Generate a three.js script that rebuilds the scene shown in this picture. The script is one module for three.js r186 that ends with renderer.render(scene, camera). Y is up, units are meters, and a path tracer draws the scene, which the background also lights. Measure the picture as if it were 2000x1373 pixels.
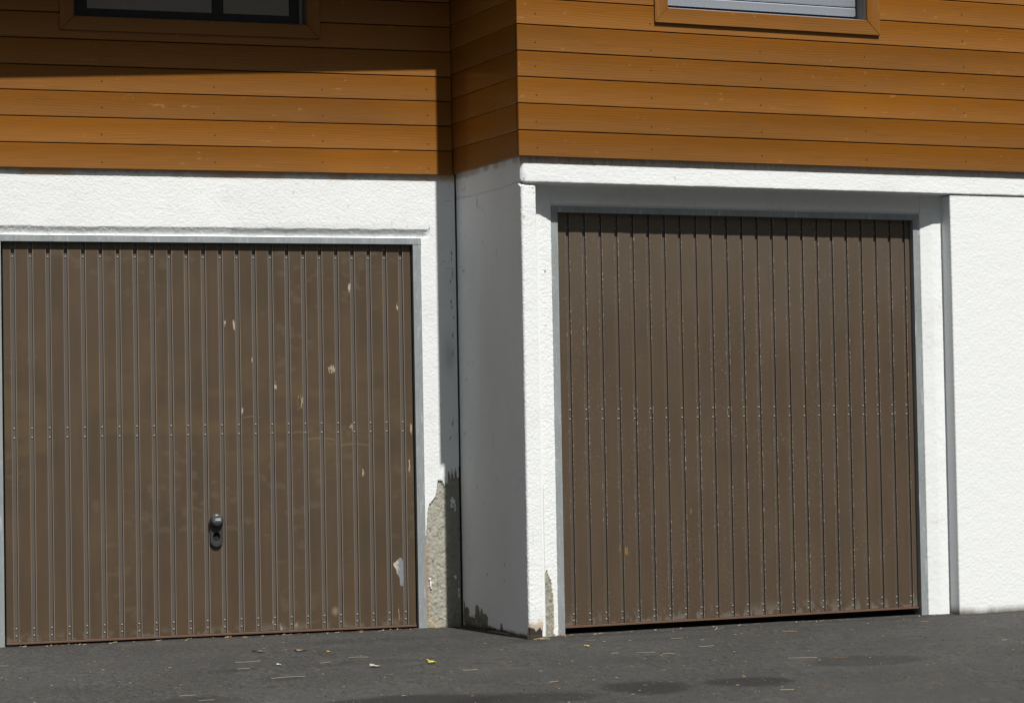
import * as THREE from 'three';
import { RoundedBoxGeometry } from 'three/addons/geometries/RoundedBoxGeometry.js';
import { mergeGeometries } from 'three/addons/utils/BufferGeometryUtils.js';

// ---------------------------------------------------------------- camera, sky, sun, exposure
const scene = new THREE.Scene();
const camera = new THREE.PerspectiveCamera(17.16, 1024 / 702, 0.1, 400);
camera.rotation.order = 'YXZ';
camera.position.set(-3.58303711, 1.04744554, 11.65671486);
camera.rotation.set(0.0324744236, -0.321178896, -0.0178462127);

const SKYK = 0.78;
const SUN = new THREE.Vector3(0.0975, 0.8648, 0.4925).normalize();
// clear mountain sky: deep overhead, pale towards the horizon, brighter round the sun
{
  const W = 512, H = 256, d = new Float32Array(W * H * 4), v = new THREE.Vector3();
  for (let j = 0, k = 0; j < H; j++) for (let i = 0; i < W; i++, k += 4) {
    const el = ((j + 0.5) / H - 0.5) * Math.PI, az = ((i + 0.5) / W - 0.5) * 2 * Math.PI;
    v.set(Math.cos(el) * Math.cos(az), Math.sin(el), Math.cos(el) * Math.sin(az));
    const up = Math.max(0, v.y), t = Math.pow(1 - up, 2.2), c = Math.max(0, v.dot(SUN));
    const glow = 0.25 * Math.pow(c, 8) + 0.5 * Math.pow(c, 60);
    const q = SKYK * (v.y < 0 ? 0.55 : 1);
    d[k] = q * (0.205 + 0.26 * t + glow); d[k + 1] = q * (0.24 + 0.245 * t + glow * 0.98); d[k + 2] = q * (0.295 + 0.22 * t + glow * 0.94); d[k + 3] = 1;
  }
  const sky = new THREE.DataTexture(d, W, H, THREE.RGBAFormat, THREE.FloatType);
  sky.mapping = THREE.EquirectangularReflectionMapping;
  sky.magFilter = sky.minFilter = THREE.LinearFilter;
  sky.needsUpdate = true;
  scene.background = sky;
  scene.environment = sky;
}

const sun = new THREE.DirectionalLight(0xfffbf4, 5);
sun.target.position.set(0, 1.5, 0);
sun.position.copy(SUN).multiplyScalar(20).add(sun.target.position);
sun.castShadow = true;
sun.shadow.mapSize.set(4096, 4096);
Object.assign(sun.shadow.camera, { left: -6, right: 6, top: 6, bottom: -6, near: 1, far: 45 });
sun.shadow.radius = 1;
scene.add(sun, sun.target);

const renderer = new THREE.WebGLRenderer({ antialias: true });
renderer.setSize(1024, 702);
renderer.toneMapping = THREE.LinearToneMapping;
renderer.toneMappingExposure = 1.22;
renderer.shadowMap.enabled = true;

// ---------------------------------------------------------------- noise, textures, helpers
const fract = x => x - Math.floor(x);
function hash(i, j, s = 0) {
  let h = (i | 0) * 374761393 + (j | 0) * 668265263 + (s | 0) * 1442695041;
  h = Math.imul(h ^ (h >>> 13), 1274126177);
  h = Math.imul(h ^ (h >>> 15), 2246822519);
  return ((h ^ (h >>> 16)) >>> 0) / 4294967296;
}
function vn(x, y, s = 0) {                        // value noise, 0..1
  const i = Math.floor(x), j = Math.floor(y), a = x - i, b = y - j;
  const u = a * a * (3 - 2 * a), v = b * b * (3 - 2 * b);
  const p = hash(i, j, s), q = hash(i + 1, j, s), r = hash(i, j + 1, s), t = hash(i + 1, j + 1, s);
  return p + (q - p) * u + (r - p) * v + (p - q - r + t) * u * v;
}
function fbm(x, y, o = 4, s = 0) { let a = 0.5, t = 0, n = 0; for (let k = 0; k < o; k++) { t += a * vn(x, y, s + k * 17); n += a; a *= 0.5; x *= 2.03; y *= 2.03; } return t / n; }
const clamp = (x, a = 0, b = 1) => Math.min(b, Math.max(a, x));
const ss = (a, b, x) => { const t = clamp((x - a) / (b - a)); return t * t * (3 - 2 * t); };
const mix = (a, b, t) => a + (b - a) * t;
const mix3 = (a, b, t) => [mix(a[0], b[0], t), mix(a[1], b[1], t), mix(a[2], b[2], t)];
let seedState = 12345;
function rnd() { seedState = (Math.imul(seedState, 1664525) + 1013904223) >>> 0; return seedState / 4294967296; }
const toS = x => { x = clamp(x); return x <= 0.0031308 ? x * 12.92 : 1.055 * Math.pow(x, 1 / 2.4) - 0.055; };

function texture(w, h, f, srgb = true) {          // f(i, j) -> linear [r, g, b]
  const d = new Uint8Array(w * h * 4);
  for (let j = 0, k = 0; j < h; j++) for (let i = 0; i < w; i++, k += 4) {
    const c = f(i, j);
    for (let n = 0; n < 3; n++) d[k + n] = Math.round(255 * (srgb ? toS(c[n]) : clamp(c[n])));
    d[k + 3] = 255;
  }
  const t = new THREE.DataTexture(d, w, h, THREE.RGBAFormat);
  t.wrapS = t.wrapT = THREE.RepeatWrapping;
  t.magFilter = THREE.LinearFilter; t.minFilter = THREE.LinearMipmapLinearFilter; t.generateMipmaps = true;
  if (srgb) t.colorSpace = THREE.SRGBColorSpace;
  t.needsUpdate = true;
  return t;
}
const std = (c, o = {}) => new THREE.MeshStandardMaterial({ color: new THREE.Color().setRGB(...c), roughness: 0.8, ...o });

const used = {};
function numbered(n) { const k = used[n] = (used[n] ?? -1) + 1; return k ? `${n}_${String(k).padStart(3, '0')}` : n; }
function thing(name, label, category, [x, y, z] = [0, 0, 0], turn = 0, group) {
  const o = new THREE.Group();
  o.name = numbered(name); o.position.set(x, y, z); o.rotation.y = turn;
  o.userData = { label, category, kind: 'thing' };
  if (group) o.userData.group = group;
  scene.add(o);
  return o;
}
function part(name, geo, mat, parent, extra) {
  const m = new THREE.Mesh(Array.isArray(geo) ? mergeGeometries(geo.map(clean)) : geo, mat);
  m.name = name; m.castShadow = m.receiveShadow = true;
  if (extra) Object.assign(m.userData, extra);
  parent.add(m);
  return m;
}
function clean(g) { const q = g.index ? g.toNonIndexed() : g; for (const k of Object.keys(q.attributes)) if (!['position', 'normal', 'uv'].includes(k)) q.deleteAttribute(k); return q; }
function box(x0, x1, y0, y1, z0, z1, r = 0) {
  const g = r ? new RoundedBoxGeometry(x1 - x0, y1 - y0, z1 - z0, 2, r) : new THREE.BoxGeometry(x1 - x0, y1 - y0, z1 - z0);
  g.translate((x0 + x1) / 2, (y0 + y1) / 2, (z0 + z1) / 2);
  return g;
}
// a sheet of real relief: pos(s, t) -> [x, y, z], col(s, t) -> linear rgb
function sheet(nu, nv, pos, col, uv) {
  const P = new Float32Array((nu + 1) * (nv + 1) * 3), C = col ? new Float32Array(P.length) : null, U = uv ? new Float32Array((nu + 1) * (nv + 1) * 2) : null, I = [];
  for (let j = 0, k = 0, m = 0; j <= nv; j++) for (let i = 0; i <= nu; i++, k += 3, m += 2) {
    P.set(pos(i / nu, j / nv), k);
    if (C) C.set(col(i / nu, j / nv), k);
    if (U) U.set(uv(i / nu, j / nv), m);
  }
  for (let j = 0; j < nv; j++) for (let i = 0; i < nu; i++) {
    const a = j * (nu + 1) + i, b = a + 1, c = a + nu + 1, d = c + 1;
    I.push(a, b, d, a, d, c);
  }
  const g = new THREE.BufferGeometry();
  g.setAttribute('position', new THREE.BufferAttribute(P, 3));
  if (C) g.setAttribute('color', new THREE.BufferAttribute(C, 3));
  if (U) g.setAttribute('uv', new THREE.BufferAttribute(U, 2));
  g.setIndex(I);
  g.computeVertexNormals();
  return g;
}
const TURN = 0.09234975;                          // the projecting bay stands a little askew to the set-back wall
const bay = (u, h, w) => [u * Math.cos(TURN) + w * Math.sin(TURN), h, -u * Math.sin(TURN) + w * Math.cos(TURN)];

// ---------------------------------------------------------------- materials
const WHITE = [0.77, 0.80, 0.815], CONCRETE = [0.34, 0.33, 0.28];
const plasterMat = new THREE.MeshStandardMaterial({ vertexColors: true, roughness: 0.92 });
const coreMat = std([0.25, 0.24, 0.22], { roughness: 0.95 });
const darkMat = std([0.02, 0.018, 0.016], { roughness: 0.9 });

const WT = 2048, WH = 1024, STRIPS = 8;            // eight board faces, 2.6 m by 0.13 m each
const woodF = (i, j) => {
  const st = Math.floor(j / (WH / STRIPS)), v = (j % (WH / STRIPS)) / (WH / STRIPS);   // v 0 bottom .. 1 top
  const x = i / WT * 2.6, y = v * 0.13;
  const px = i / WT;                                // blends to wrap
  const N = (fx, fy, o, s) => { const a = fbm(x * fx, y * fy, o, s), b = fbm((x - 2.6) * fx, y * fy, o, s); return mix(a, b, ss(0.9, 1, px)); };
  const warp = N(1.6, 9, 3, 11 + st * 31) - 0.5;
  const heart = 0.02 + 0.09 * hash(st, 3, 7);
  const yy = Math.abs(y - heart + 0.03 * warp) + 0.02 * (N(0.9, 3, 2, 71 + st) - 0.5);
  const ring = fract(yy * 95 + 5.5 * (N(1.1, 4, 2, 5 + st * 3)));
  const line = Math.pow(Math.max(0, 1 - Math.abs(ring - 0.82) * 3.2), 2);
  const fib = N(9, 420, 2, 200 + st);
  const tone = N(0.8, 6, 3, 300 + st);
  let k = 0.80 + 0.40 * tone + 0.24 * (fib - 0.5) - 0.26 * line;
  k *= 0.90 + 0.2 * hash(st, 9, 1);
  let c = mix3([0.200, 0.070, 0.0012], [0.232, 0.098, 0.0190], ss(0.85, 0.05, v + 0.35 * (tone - 0.5)));
  c = [c[0] * k, c[1] * k * (1 - 0.08 * line), c[2] * k];
  const worn = ss(0.70, 0.82, N(7, 30, 4, 500 + st)) * ss(0.62, 0.75, N(40, 60, 2, 600 + st));   // rubbed places
  c = mix3(c, [0.38, 0.22, 0.09], worn * 0.35);
  return c;
};
const woodTex = texture(WT, WH, woodF);
const woodBump = texture(512, 512, (i, j) => { const v = 0.5 + 0.5 * (fbm(i / 512 * 20, j / 512 * 160, 3, 77) - 0.5); return [v, v, v]; }, false);
woodBump.repeat.set(2, 4);
const woodMat = new THREE.MeshPhysicalMaterial({ map: woodTex, roughness: 0.6, specularIntensity: 0.35, bumpMap: woodBump, bumpScale: 0.0003, clearcoat: 0.42, clearcoatRoughness: 0.16 });
const nailMat = std([0.06, 0.035, 0.015], { roughness: 0.6 });

// ---------------------------------------------------------------- ground
const groundH = (x, z) => 0.013 - 0.006 * clamp(z, 0, 3.5) - 0.02 * Math.max(0, z - 3.5) * ss(3.5, 6, z) * 0.6
  + 0.010 * (fbm(x * 0.9 + 5, z * 0.9 + 2, 2, 41) - 0.5) * ss(0, 0.7, z) + 0.004 * (fbm(x * 5, z * 5, 2, 43) - 0.5);
{
  const gt = texture(1024, 1024, (i, j) => {
    const T = 1024, w = (fx, o, s) => { const a = fbm(i / T * fx, j / T * fx, o, s), b = fbm((i - T) / T * fx, j / T * fx, o, s), c = fbm(i / T * fx, (j - T) / T * fx, o, s), d = fbm((i - T) / T * fx, (j - T) / T * fx, o, s), e = ss(0.85, 1, i / T), f = ss(0.85, 1, j / T); return mix(mix(a, b, e), mix(c, d, e), f); };
    const fine = hash(i, j, 3), mid = vn(i / 2.1, j / 2.1, 8), big = w(5, 4, 60);
    let k = 0.35 + 0.62 * fine + 0.45 * mid + 0.6 * (big - 0.5) + 1.1 * (vn(i / 6, j / 16, 12) - 0.4) * vn(i / 60, j / 90, 13);
    const c = [0.034 * k, 0.0328 * k, 0.0308 * k];
    if (hash(i >> 1, j >> 1, 21) > 0.985) return mix3(c, [0.14, 0.135, 0.12], 0.6);
    if (hash(i, j, 22) > 0.996) return [0.2, 0.17, 0.12];
    return c;
  });
  gt.repeat.set(0.4, 0.4);
  const gb = texture(512, 512, (i, j) => { const v = 0.6 * hash(i, j, 5) + 0.4 * vn(i / 3, j / 3, 6); return [v, v, v]; }, false);
  gb.repeat.set(1, 1);
  const lim = (a, n) => { const r = []; for (let k = 0; k <= n; k++) { const s = k / n * 2 - 1; r.push(Math.sign(s) * (Math.abs(s) * 3.2 + Math.pow(Math.abs(s), 9) * a)); } return r; };
  const xs = lim(200, 200), zs = lim(200, 240);
  // dark patches on the asphalt: [x, z, rx, rz, strength, feather]
  const darkPatches = [[-0.13, 2.92, 0.20, 0.24, 0.8], [0.32, 2.93, 0.20, 0.16, 0.8], [-1.10, 2.95, 0.42, 0.24, 0.78], [-0.7, 3.06, 0.35, 0.16, 0.65], [-1.40, 1.95, 0.13, 0.10, 0.4], [-1.55, 1.55, 0.10, 0.07, 0.4], [0.1, 0.95, 0.35, 0.08, 0.25], [0.7, 1.1, 0.3, 0.08, 0.22], [-0.9, 1.5, 0.5, 0.09, 0.25], [-0.6, 0.5, 0.5, 0.09, 0.2], [-1.9, 2.6, 0.2, 0.2, 0.5], [1.1, 2.4, 0.3, 0.2, 0.5]];
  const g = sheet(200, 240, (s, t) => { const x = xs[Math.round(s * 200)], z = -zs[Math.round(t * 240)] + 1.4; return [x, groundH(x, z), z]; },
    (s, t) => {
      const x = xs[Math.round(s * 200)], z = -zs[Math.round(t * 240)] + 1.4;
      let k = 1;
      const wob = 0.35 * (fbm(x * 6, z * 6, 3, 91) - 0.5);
      for (const [a, b, rx, rz, st] of darkPatches) { const d = Math.hypot((x - a) / rx, (z - b) / rz) + wob; k *= 1 - st * ss(1.12, 0.72, d); }
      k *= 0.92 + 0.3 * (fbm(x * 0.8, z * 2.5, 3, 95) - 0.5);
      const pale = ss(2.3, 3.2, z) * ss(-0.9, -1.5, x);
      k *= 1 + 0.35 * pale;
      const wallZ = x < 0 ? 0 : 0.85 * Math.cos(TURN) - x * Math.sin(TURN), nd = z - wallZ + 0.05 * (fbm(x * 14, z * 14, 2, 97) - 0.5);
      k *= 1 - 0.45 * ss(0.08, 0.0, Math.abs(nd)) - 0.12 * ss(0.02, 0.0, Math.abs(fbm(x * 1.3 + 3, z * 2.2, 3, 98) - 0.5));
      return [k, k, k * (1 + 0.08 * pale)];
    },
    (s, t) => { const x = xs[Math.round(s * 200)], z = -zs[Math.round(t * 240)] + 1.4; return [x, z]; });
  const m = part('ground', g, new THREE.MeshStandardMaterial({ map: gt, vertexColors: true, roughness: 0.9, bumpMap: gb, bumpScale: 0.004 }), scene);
  m.userData = { kind: 'structure', label: 'dark grey asphalt forecourt littered with straw and leaf scraps' };
}

// added wooded slope, unseen behind the camera, blocking low sky to deepen the shade
{
  const g = sheet(120, 24, (s, t) => {
    const a = mix(-0.35, Math.PI + 0.35, s), r = mix(24, 80, t), n = fbm(a * 7, t * 5, 3, 171);
    return [-2 + r * Math.cos(a), -1.2 + 42 * Math.pow(t, 0.8) * (0.8 + 0.4 * n) + 1.6 * (fbm(a * 60, t * 40, 2, 173) - 0.5), 6 + r * Math.sin(a)];
  }, (s, t) => { const k = 0.7 + 0.6 * fbm(s * 90, t * 40, 3, 175); return [0.044 * k, 0.046 * k, 0.034 * k]; });
  const m = part('added_hill', g, new THREE.MeshStandardMaterial({ vertexColors: true, roughness: 1, side: THREE.DoubleSide }), scene);
  m.userData = { kind: 'structure', label: 'added unseen wooded slope that blocks low sky facing the garages' };
}

// ---------------------------------------------------------------- white walls
const rough = (x, y, s) => 0.0012 * (fbm(x / 0.0095 + y / 0.03, y / 0.0068, 2, s) - 0.5) + 0.0011 * Math.max(0, vn(x / 0.011, y / 0.007, s + 6) - 0.62) + 0.0007 * (fbm(x / 0.06, y / 0.05, 2, s + 9) - 0.5);
const grit = (x, y, s) => 0.0042 * (fbm(x / 0.016, y / 0.016, 3, s) - 0.5) + 0.003 * Math.max(0, vn(x / 0.009, y / 0.009, s + 4) - 0.6);
const concreteTone = (x, y, s) => { const k = 0.72 + 0.55 * fbm(x / 0.012, y / 0.012, 2, s) ; const d = vn(x / 0.007, y / 0.009, s + 30) > 0.83 ? 0.55 : 1; const p = vn(x / 0.006, y / 0.006, s + 31) > 0.86 ? 1.3 : 1; return CONCRETE.map(c => c * k * d * p); };
// marks: [x, y, half width, half height, strength]
function marks(list, x, y, c, ink = [0.12, 0.11, 0.10]) {
  for (const [a, b, w, h, s] of list) {
    const dx = (x - a) / w, dy = (y - b) / h;
    if (dx * dx + dy * dy < 2) c = mix3(c, ink, s * ss(1.3, 0.4, Math.hypot(dx, dy) + 0.5 * (vn(x / 0.006, y / 0.006, 333) - 0.5)));
  }
  return c;
}
const pores = (x, y, s, c) => { const p = 0.30 * ss(0.84, 0.95, vn(x / 0.008, y / 0.007, s)) + 0.16 * ss(0.6, 0.75, fbm(x / 0.3, y / 0.14, 4, s + 3)) * vn(x / 0.012, y / 0.012, s + 5); return mix3(c, [0.42, 0.40, 0.36], p); };
const NARROW = 0.0035;
const wallMarks = [[-0.871, 2.272, 0.003, 0.012, 0.5], [-0.876, 2.262, 0.004, 0.004, 0.35], [-0.766, 2.32, NARROW, 0.014, 0.25], [-0.583, 2.206, NARROW, 0.012, 0.25], [-0.557, 2.145, NARROW, 0.01, 0.22], [-0.351, 2.12, NARROW, 0.012, 0.3], [-0.27, 2.10, NARROW, 0.01, 0.3], [-0.149, 2.093, NARROW, 0.012, 0.75],
  [-0.029, 1.963, NARROW, 0.018, 0.9], [-0.031, 1.93, NARROW, 0.01, 0.8], [-0.037, 1.815, NARROW, 0.012, 0.85], [-0.036, 1.708, 0.003, 0.014, 0.9], [-0.034, 1.68, NARROW, 0.008, 0.9], [-0.031, 1.533, NARROW, 0.016, 0.9], [-0.0325, 1.44, NARROW, 0.018, 0.9], [-0.0235, 1.627, NARROW, 0.01, 0.7], [-0.0275, 1.855, NARROW, 0.03, 0.5], [-0.039, 1.072, NARROW, 0.016, 0.85], [-0.034, 1.09, 0.002, 0.02, 0.6], [-0.0544, 0.995, 0.0035, 0.008, 0.7], [-0.05, 1.002, NARROW, 0.006, 0.7], [-0.046, 2.24, 0.02, 0.0025, 0.35], [-0.04, 1.885, 0.03, 0.003, 0.3], [-0.075, 1.92, NARROW, 0.004, 0.7], [-0.115, 0.66, 0.004, 0.01, 0]];
// peeled outline on the narrow pier beside the left door: height where paint ends, by distance from the corner
const peel = [[-0.197, 0.40], [-0.193, 0.50], [-0.185, 0.57], [-0.177, 0.63], [-0.172, 0.652], [-0.160, 0.668], [-0.140, 0.685], [-0.134, 0.70], [-0.130, 0.74], [-0.126, 0.775], [-0.10, 0.765], [-0.085, 0.765], [-0.06, 0.80], [-0.03, 0.80], [0, 0.81]];
function peelAt(u) { for (let k = 1; k < peel.length; k++) if (u <= peel[k][0]) { const [a, b] = peel[k - 1], [c, d] = peel[k]; return mix(b, d, clamp((u - a) / (c - a))); } return 0.8; }
const bare = (u, h) => {                          // 1 where concrete shows on the set-back wall
  let d = peelAt(u) - h + 0.05 * (fbm(u / 0.018, h / 0.05, 3, 71) - 0.5) + (u > -0.09 ? 0.09 * (vn(u / 0.006, h / 0.04, 73) - 0.5) * ss(0.62, 0.8, h) : 0);
  let m = ss(-0.007, 0.007, d);
  const keep = (a, b, w, e) => { m *= 1 - ss(1.15, 0.85, Math.hypot((u - a) / w, (h - b) / e) + 2.2 * (fbm(u / 0.008, h / 0.012, 2, 75) - 0.5)); };
  keep(-0.045, 0.66, 0.010, 0.022); keep(-0.034, 0.63, 0.006, 0.016); keep(-0.035, 0.27, 0.006, 0.014); keep(-0.018, 0.2, 0.004, 0.04); keep(-0.172, 0.24, 0.005, 0.026);
  return m;
};
const wallDepth = (u, h) => {
  const edge = 2.0865 + 0.007 * (fbm(u / 0.09, 3, 2, 5) - 0.5), q = clamp((edge - h) / (edge - 2.046));
  const lip = (h < 2.0462 ? 0.15 : q + 0.12 * (fbm(u / 0.014, h / 0.012, 2, 8) - 0.5) * Math.min(1, 5 * q)) * ss(-0.150, -0.185, u - (h - 2.045) * 0.4);
  const side = ss(-0.09, -0.20, u) * ss(2.12, 2.03, h) * 0.004;
  const m = h < 0.95 && u > -0.25 ? bare(u, h) : 0;
  return -0.0185 * lip - (u > -1.2 ? side : 0) + mix(rough(u, h, 1), grit(u, h, 2) - 0.007, m);
};
const wallColor = (u, h) => {
  let c = WHITE.map(v => v * (0.96 + 0.07 * fbm(u / 0.25, h / 0.25, 3, 12)));
  c = marks(wallMarks, u, h, pores(u, h, 401, c));
  const top = ss(2.345, 2.366, h + 0.03 * (fbm(u / 0.06, h / 0.02, 3, 14) - 0.5));
  c = mix3(c, [0.33, 0.24, 0.16], 0.75 * top * (0.4 + 0.6 * fbm(u / 0.02, h / 0.02, 2, 15)));
  const ochre = ss(2.325, 2.35, h) * ss(0.56, 0.68, fbm(u / 0.16, 1.7, 2, 16));
  c = mix3(c, [0.50, 0.33, 0.16], 0.55 * ochre);
  const smut = Math.exp(-(((u + 0.05) / 0.03) ** 2) - (((h - 1.43) / 0.09) ** 2));
  c = mix3(c, [0.35, 0.36, 0.37], 0.5 * smut);
  if (h < 0.95 && u > -0.25) {
    const m = bare(u, h);
    c = mix3(c, concreteTone(u, h, 21), m);
    const rust = ss(-0.176, -0.19, u + 0.008 * (fbm(h / 0.03, 2, 2, 18) - 0.5)) * ss(0.5, 0.34, h) * ss(0.0, 0.06, h);
    c = mix3(c, [0.36, 0.15, 0.035], 0.85 * rust * (0.55 + 0.45 * vn(u / 0.01, h / 0.03, 19)));
    c = mix3(c, [0.42, 0.34, 0.22], 0.6 * ss(0.09, 0.01, h) * ss(-0.08, -0.15, u));
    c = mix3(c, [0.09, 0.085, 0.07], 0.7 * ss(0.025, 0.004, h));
    const shadeTint = ss(-0.10, -0.05, u) * m;  // shadow of the projecting bay painted into the bare concrete
    c = mix3(c, [0.2, 0.2, 0.165], 0.65 * shadeTint);
  }
  return c;
};
const wl = (x0, x1, y0, y1, step) => sheet(Math.round((x1 - x0) / step), Math.round((y1 - y0) / step), (s, t) => { const u = mix(x0, x1, s), h = mix(y0, y1, t); return [u, h, wallDepth(u, h)]; }, (s, t) => wallColor(mix(x0, x1, s), mix(y0, y1, t)));
{
  const w = thing('garage_wall', 'white rough rendered wall around the set-back garage door, peeled to concrete at its foot', 'wall');
  part('lintel', wl(-2.7, -0.008, 2.041, 2.40, 0.0027), plasterMat, w);
  part('pier', wl(-0.196, -0.008, -0.06, 2.041, 0.003), plasterMat, w, { label: 'narrow white pier with peeled grey concrete and a rust stain at the foot' });
  part('lintel', wl(-3.6, -2.7, 2.041, 2.40, 0.012), plasterMat, w);
  part('pier', wl(-3.6, -2.392, -0.06, 2.041, 0.006), plasterMat, w);
  part('wall_core', [box(-3.6, -0.012, 2.05, 4.6, -0.3, -0.046), box(-0.19, -0.012, -0.2, 2.05, -0.3, -0.046), box(-3.6, -2.40, -0.2, 2.05, -0.3, -0.046)], coreMat, w);
}

// the projecting bay
const sidePeelList = [[0.19, 0.05, 0.035, 0.085], [0.20, 0.10, 0.018, 0.035], [0.245, 0.06, 0.022, 0.05], [0.285, 0.055, 0.035, 0.05], [0.05, 0.05, 0.035, 0.06], [0.015, 0.09, 0.012, 0.055], [0.12, 0.03, 0.05, 0.035], [0.36, 0.015, 0.09, 0.022], [0.50, 0.028, 0.018, 0.028], [0.54, 0.012, 0.04, 0.018], [0.46, 0.01, 0.03, 0.015]];
const sideBare = (w, h) => {
  let m = 0;
  for (const [a, b, rx, ry] of sidePeelList) m = Math.max(m, ss(1.12, 0.9, Math.hypot((w - a) / rx, (h - b) / ry) + 0.9 * (fbm(w / 0.035, h / 0.02, 3, 82) - 0.5)));
  return m;
};
const sideMarks = [[0.286, 2.20, 0.006, 0.03, 0.7], [0.286, 2.235, 0.006, 0.004, 0.6], [0.085, 2.29, 0.03, 0.006, 0.25], [0.12, 2.29, 0.008, 0.02, 0.3], [0.085, 1.865, 0.018, 0.01, 0.4], [0.05, 1.89, 0.02, 0.004, 0.35], [0.35, 1.99, 0.005, 0.01, 0.5], [0.53, 1.93, 0.004, 0.035, 0.3], [0.1, 1.3, 0.01, 0.01, 0.4], [0.3, 0.66, 0.008, 0.008, 0.4], [0.56, 0.36, 0.008, 0.012, 0.5], [0.22, 0.74, 0.008, 0.02, 0.3], [0.33, 0.3, 0.01, 0.008, 0.5], [0.44, 0.98, 0.004, 0.05, 0.2], [0.07, 1.02, 0.015, 0.01, 0.3], [0.55, 0.28, 0.006, 0.01, 0.6]];
const sideColor = (w, h) => {
  let c = WHITE.map(v => v * (0.93 + 0.12 * fbm(w / 0.2, h / 0.35, 3, 51)));
  c = marks(sideMarks, w, h, c, [0.16, 0.12, 0.09]);
  c = mix3(c, [0.25, 0.24, 0.23], 0.28 * ss(0.86, 0.9, vn(w / 0.012, h / 0.016, 54)) * ss(0.5, 0.7, fbm(w / 0.15, h / 0.2, 2, 55)));
  c = mix3(c, [0.36, 0.27, 0.17], 0.6 * ss(2.342, 2.36, h + 0.02 * (fbm(w / 0.05, h / 0.02, 2, 56) - 0.5)) * ss(0.35, 0.6, fbm(w / 0.12, 4.4, 2, 57) + 0.3 * ss(0.5, 0.1, w)));
  c = mix3(c, [0.3, 0.29, 0.27], 0.5 * ss(0.0035, 0.0012, Math.abs(h - 2.247 - 0.012 * ss(0.6, 0.9, w))));
  const scr = Math.abs(h - 2.253 + (w - 0.08) * 0.09); if (w < 0.2) c = mix3(c, [0.3, 0.29, 0.27], 0.45 * ss(0.004, 0.001, scr));
  const m = sideBare(w, h);
  c = mix3(c, [0.17, 0.16, 0.12].map(v => v * (0.6 + 0.9 * fbm(w / 0.02, h / 0.02, 3, 59))), m);
  const foot = ss(0.03, 0.004, h - 0.012 + 0.02 * (fbm(w / 0.05, 9, 3, 58) - 0.5));
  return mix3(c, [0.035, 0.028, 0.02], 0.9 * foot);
};
const postMarks = [[0.062, 2.225, 0.006, 0.006, 0.6], [0.045, 2.228, 0.006, 0.005, 0.5], [0.075, 2.232, 0.008, 0.006, 0.5], [0.068, 2.20, 0.004, 0.005, 0.7], [0.012, 2.08, 0.006, 0.01, 0.5], [0.05, 2.04, 0.0035, 0.01, 0.3], [0.035, 0.16, 0.004, 0.005, 0.4], [0.162, 1.8185, 0.0065, 0.0075, 0.9], [0.03, 0.5, 0.003, 0.05, 0.2]];
const inPoly = (p, x, y) => { let r = false; for (let i = 0, j = p.length - 1; i < p.length; j = i++) if ((p[i][1] > y) !== (p[j][1] > y) && x < (p[j][0] - p[i][0]) * (y - p[i][1]) / (p[j][1] - p[i][1]) + p[i][0]) r = !r; return r; };
const jambPatch = [[0.128, 0.0], [0.128, 0.30], [0.136, 0.335], [0.145, 0.328], [0.150, 0.30], [0.163, 0.285], [0.170, 0.25], [0.178, 0.20], [0.180, 0.0]];
const jambBare = (u, h) => inPoly(jambPatch, u + 0.008 * (fbm(h / 0.03, u / 0.03, 3, 61) - 0.5), h + 0.02 * (fbm(u / 0.012, h / 0.03, 2, 62) - 0.5)) ? 1 : 0;
const frontColor = (u, h) => {
  let c = WHITE.map(v => v * (0.98 + 0.05 * fbm(u / 0.2, h / 0.2, 3, 63)));
  c = marks(postMarks, u, h, pores(u, h, 403, c));
  if (jambBare(u, h)) c = concreteTone(u, h, 65).map(v => v * 0.85);
  else if (u > 0.12 && u < 0.2 && h < 0.34 && jambBare(u - 0.006, h)) c = [0.8, 0.76, 0.63];
  if (Math.abs(u - 0.1275) < 0.0016 && h < 0.75) c = mix3(c, [0.45, 0.44, 0.42], 0.6);
  c = mix3(c, [0.42, 0.27, 0.12], 0.6 * ss(0.105, 0.075, h + 0.03 * (fbm(u / 0.015, 2, 2, 66) - 0.5)) * ss(0.1, 0.07, u));
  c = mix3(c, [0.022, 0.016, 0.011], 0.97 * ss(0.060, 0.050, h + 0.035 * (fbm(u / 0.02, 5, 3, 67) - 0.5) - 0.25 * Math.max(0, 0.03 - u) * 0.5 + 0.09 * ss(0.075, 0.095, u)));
  return c;
};
// walk along a polyline in plan (u, w), rounded corners already in it
function planSheet(pts, y0, y1, step, relief, color) {
  const L = [0]; for (let k = 1; k < pts.length; k++) L.push(L[k - 1] + Math.hypot(pts[k][0] - pts[k - 1][0], pts[k][1] - pts[k - 1][1]));
  const T = L[L.length - 1];
  const at = d => { let k = 1; while (k < pts.length - 1 && L[k] < d) k++; const t = clamp((d - L[k - 1]) / (L[k] - L[k - 1])); const a = pts[k - 1], b = pts[k]; const l = Math.hypot(b[0] - a[0], b[1] - a[1]); return [mix(a[0], b[0], t), mix(a[1], b[1], t), -(b[1] - a[1]) / l, (b[0] - a[0]) / l]; };
  return sheet(Math.max(2, Math.round(T / step)), Math.round((y1 - y0) / step),
    (s, t) => { const [u, w, nx, nz] = at(s * T), h = mix(y0, y1, t), r = relief(u, h, w, s * T); return [u + nx * r, h, w + nz * r]; },
    (s, t) => { const [u, w] = at(s * T); return color(u, mix(y0, y1, t), w); });
}
const arc = (cx, cz, r, a0, a1, n = 5) => Array.from({ length: n + 1 }, (_, k) => { const a = mix(a0, a1, k / n); return [cx + r * Math.cos(a), cz + r * Math.sin(a)]; });
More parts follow.
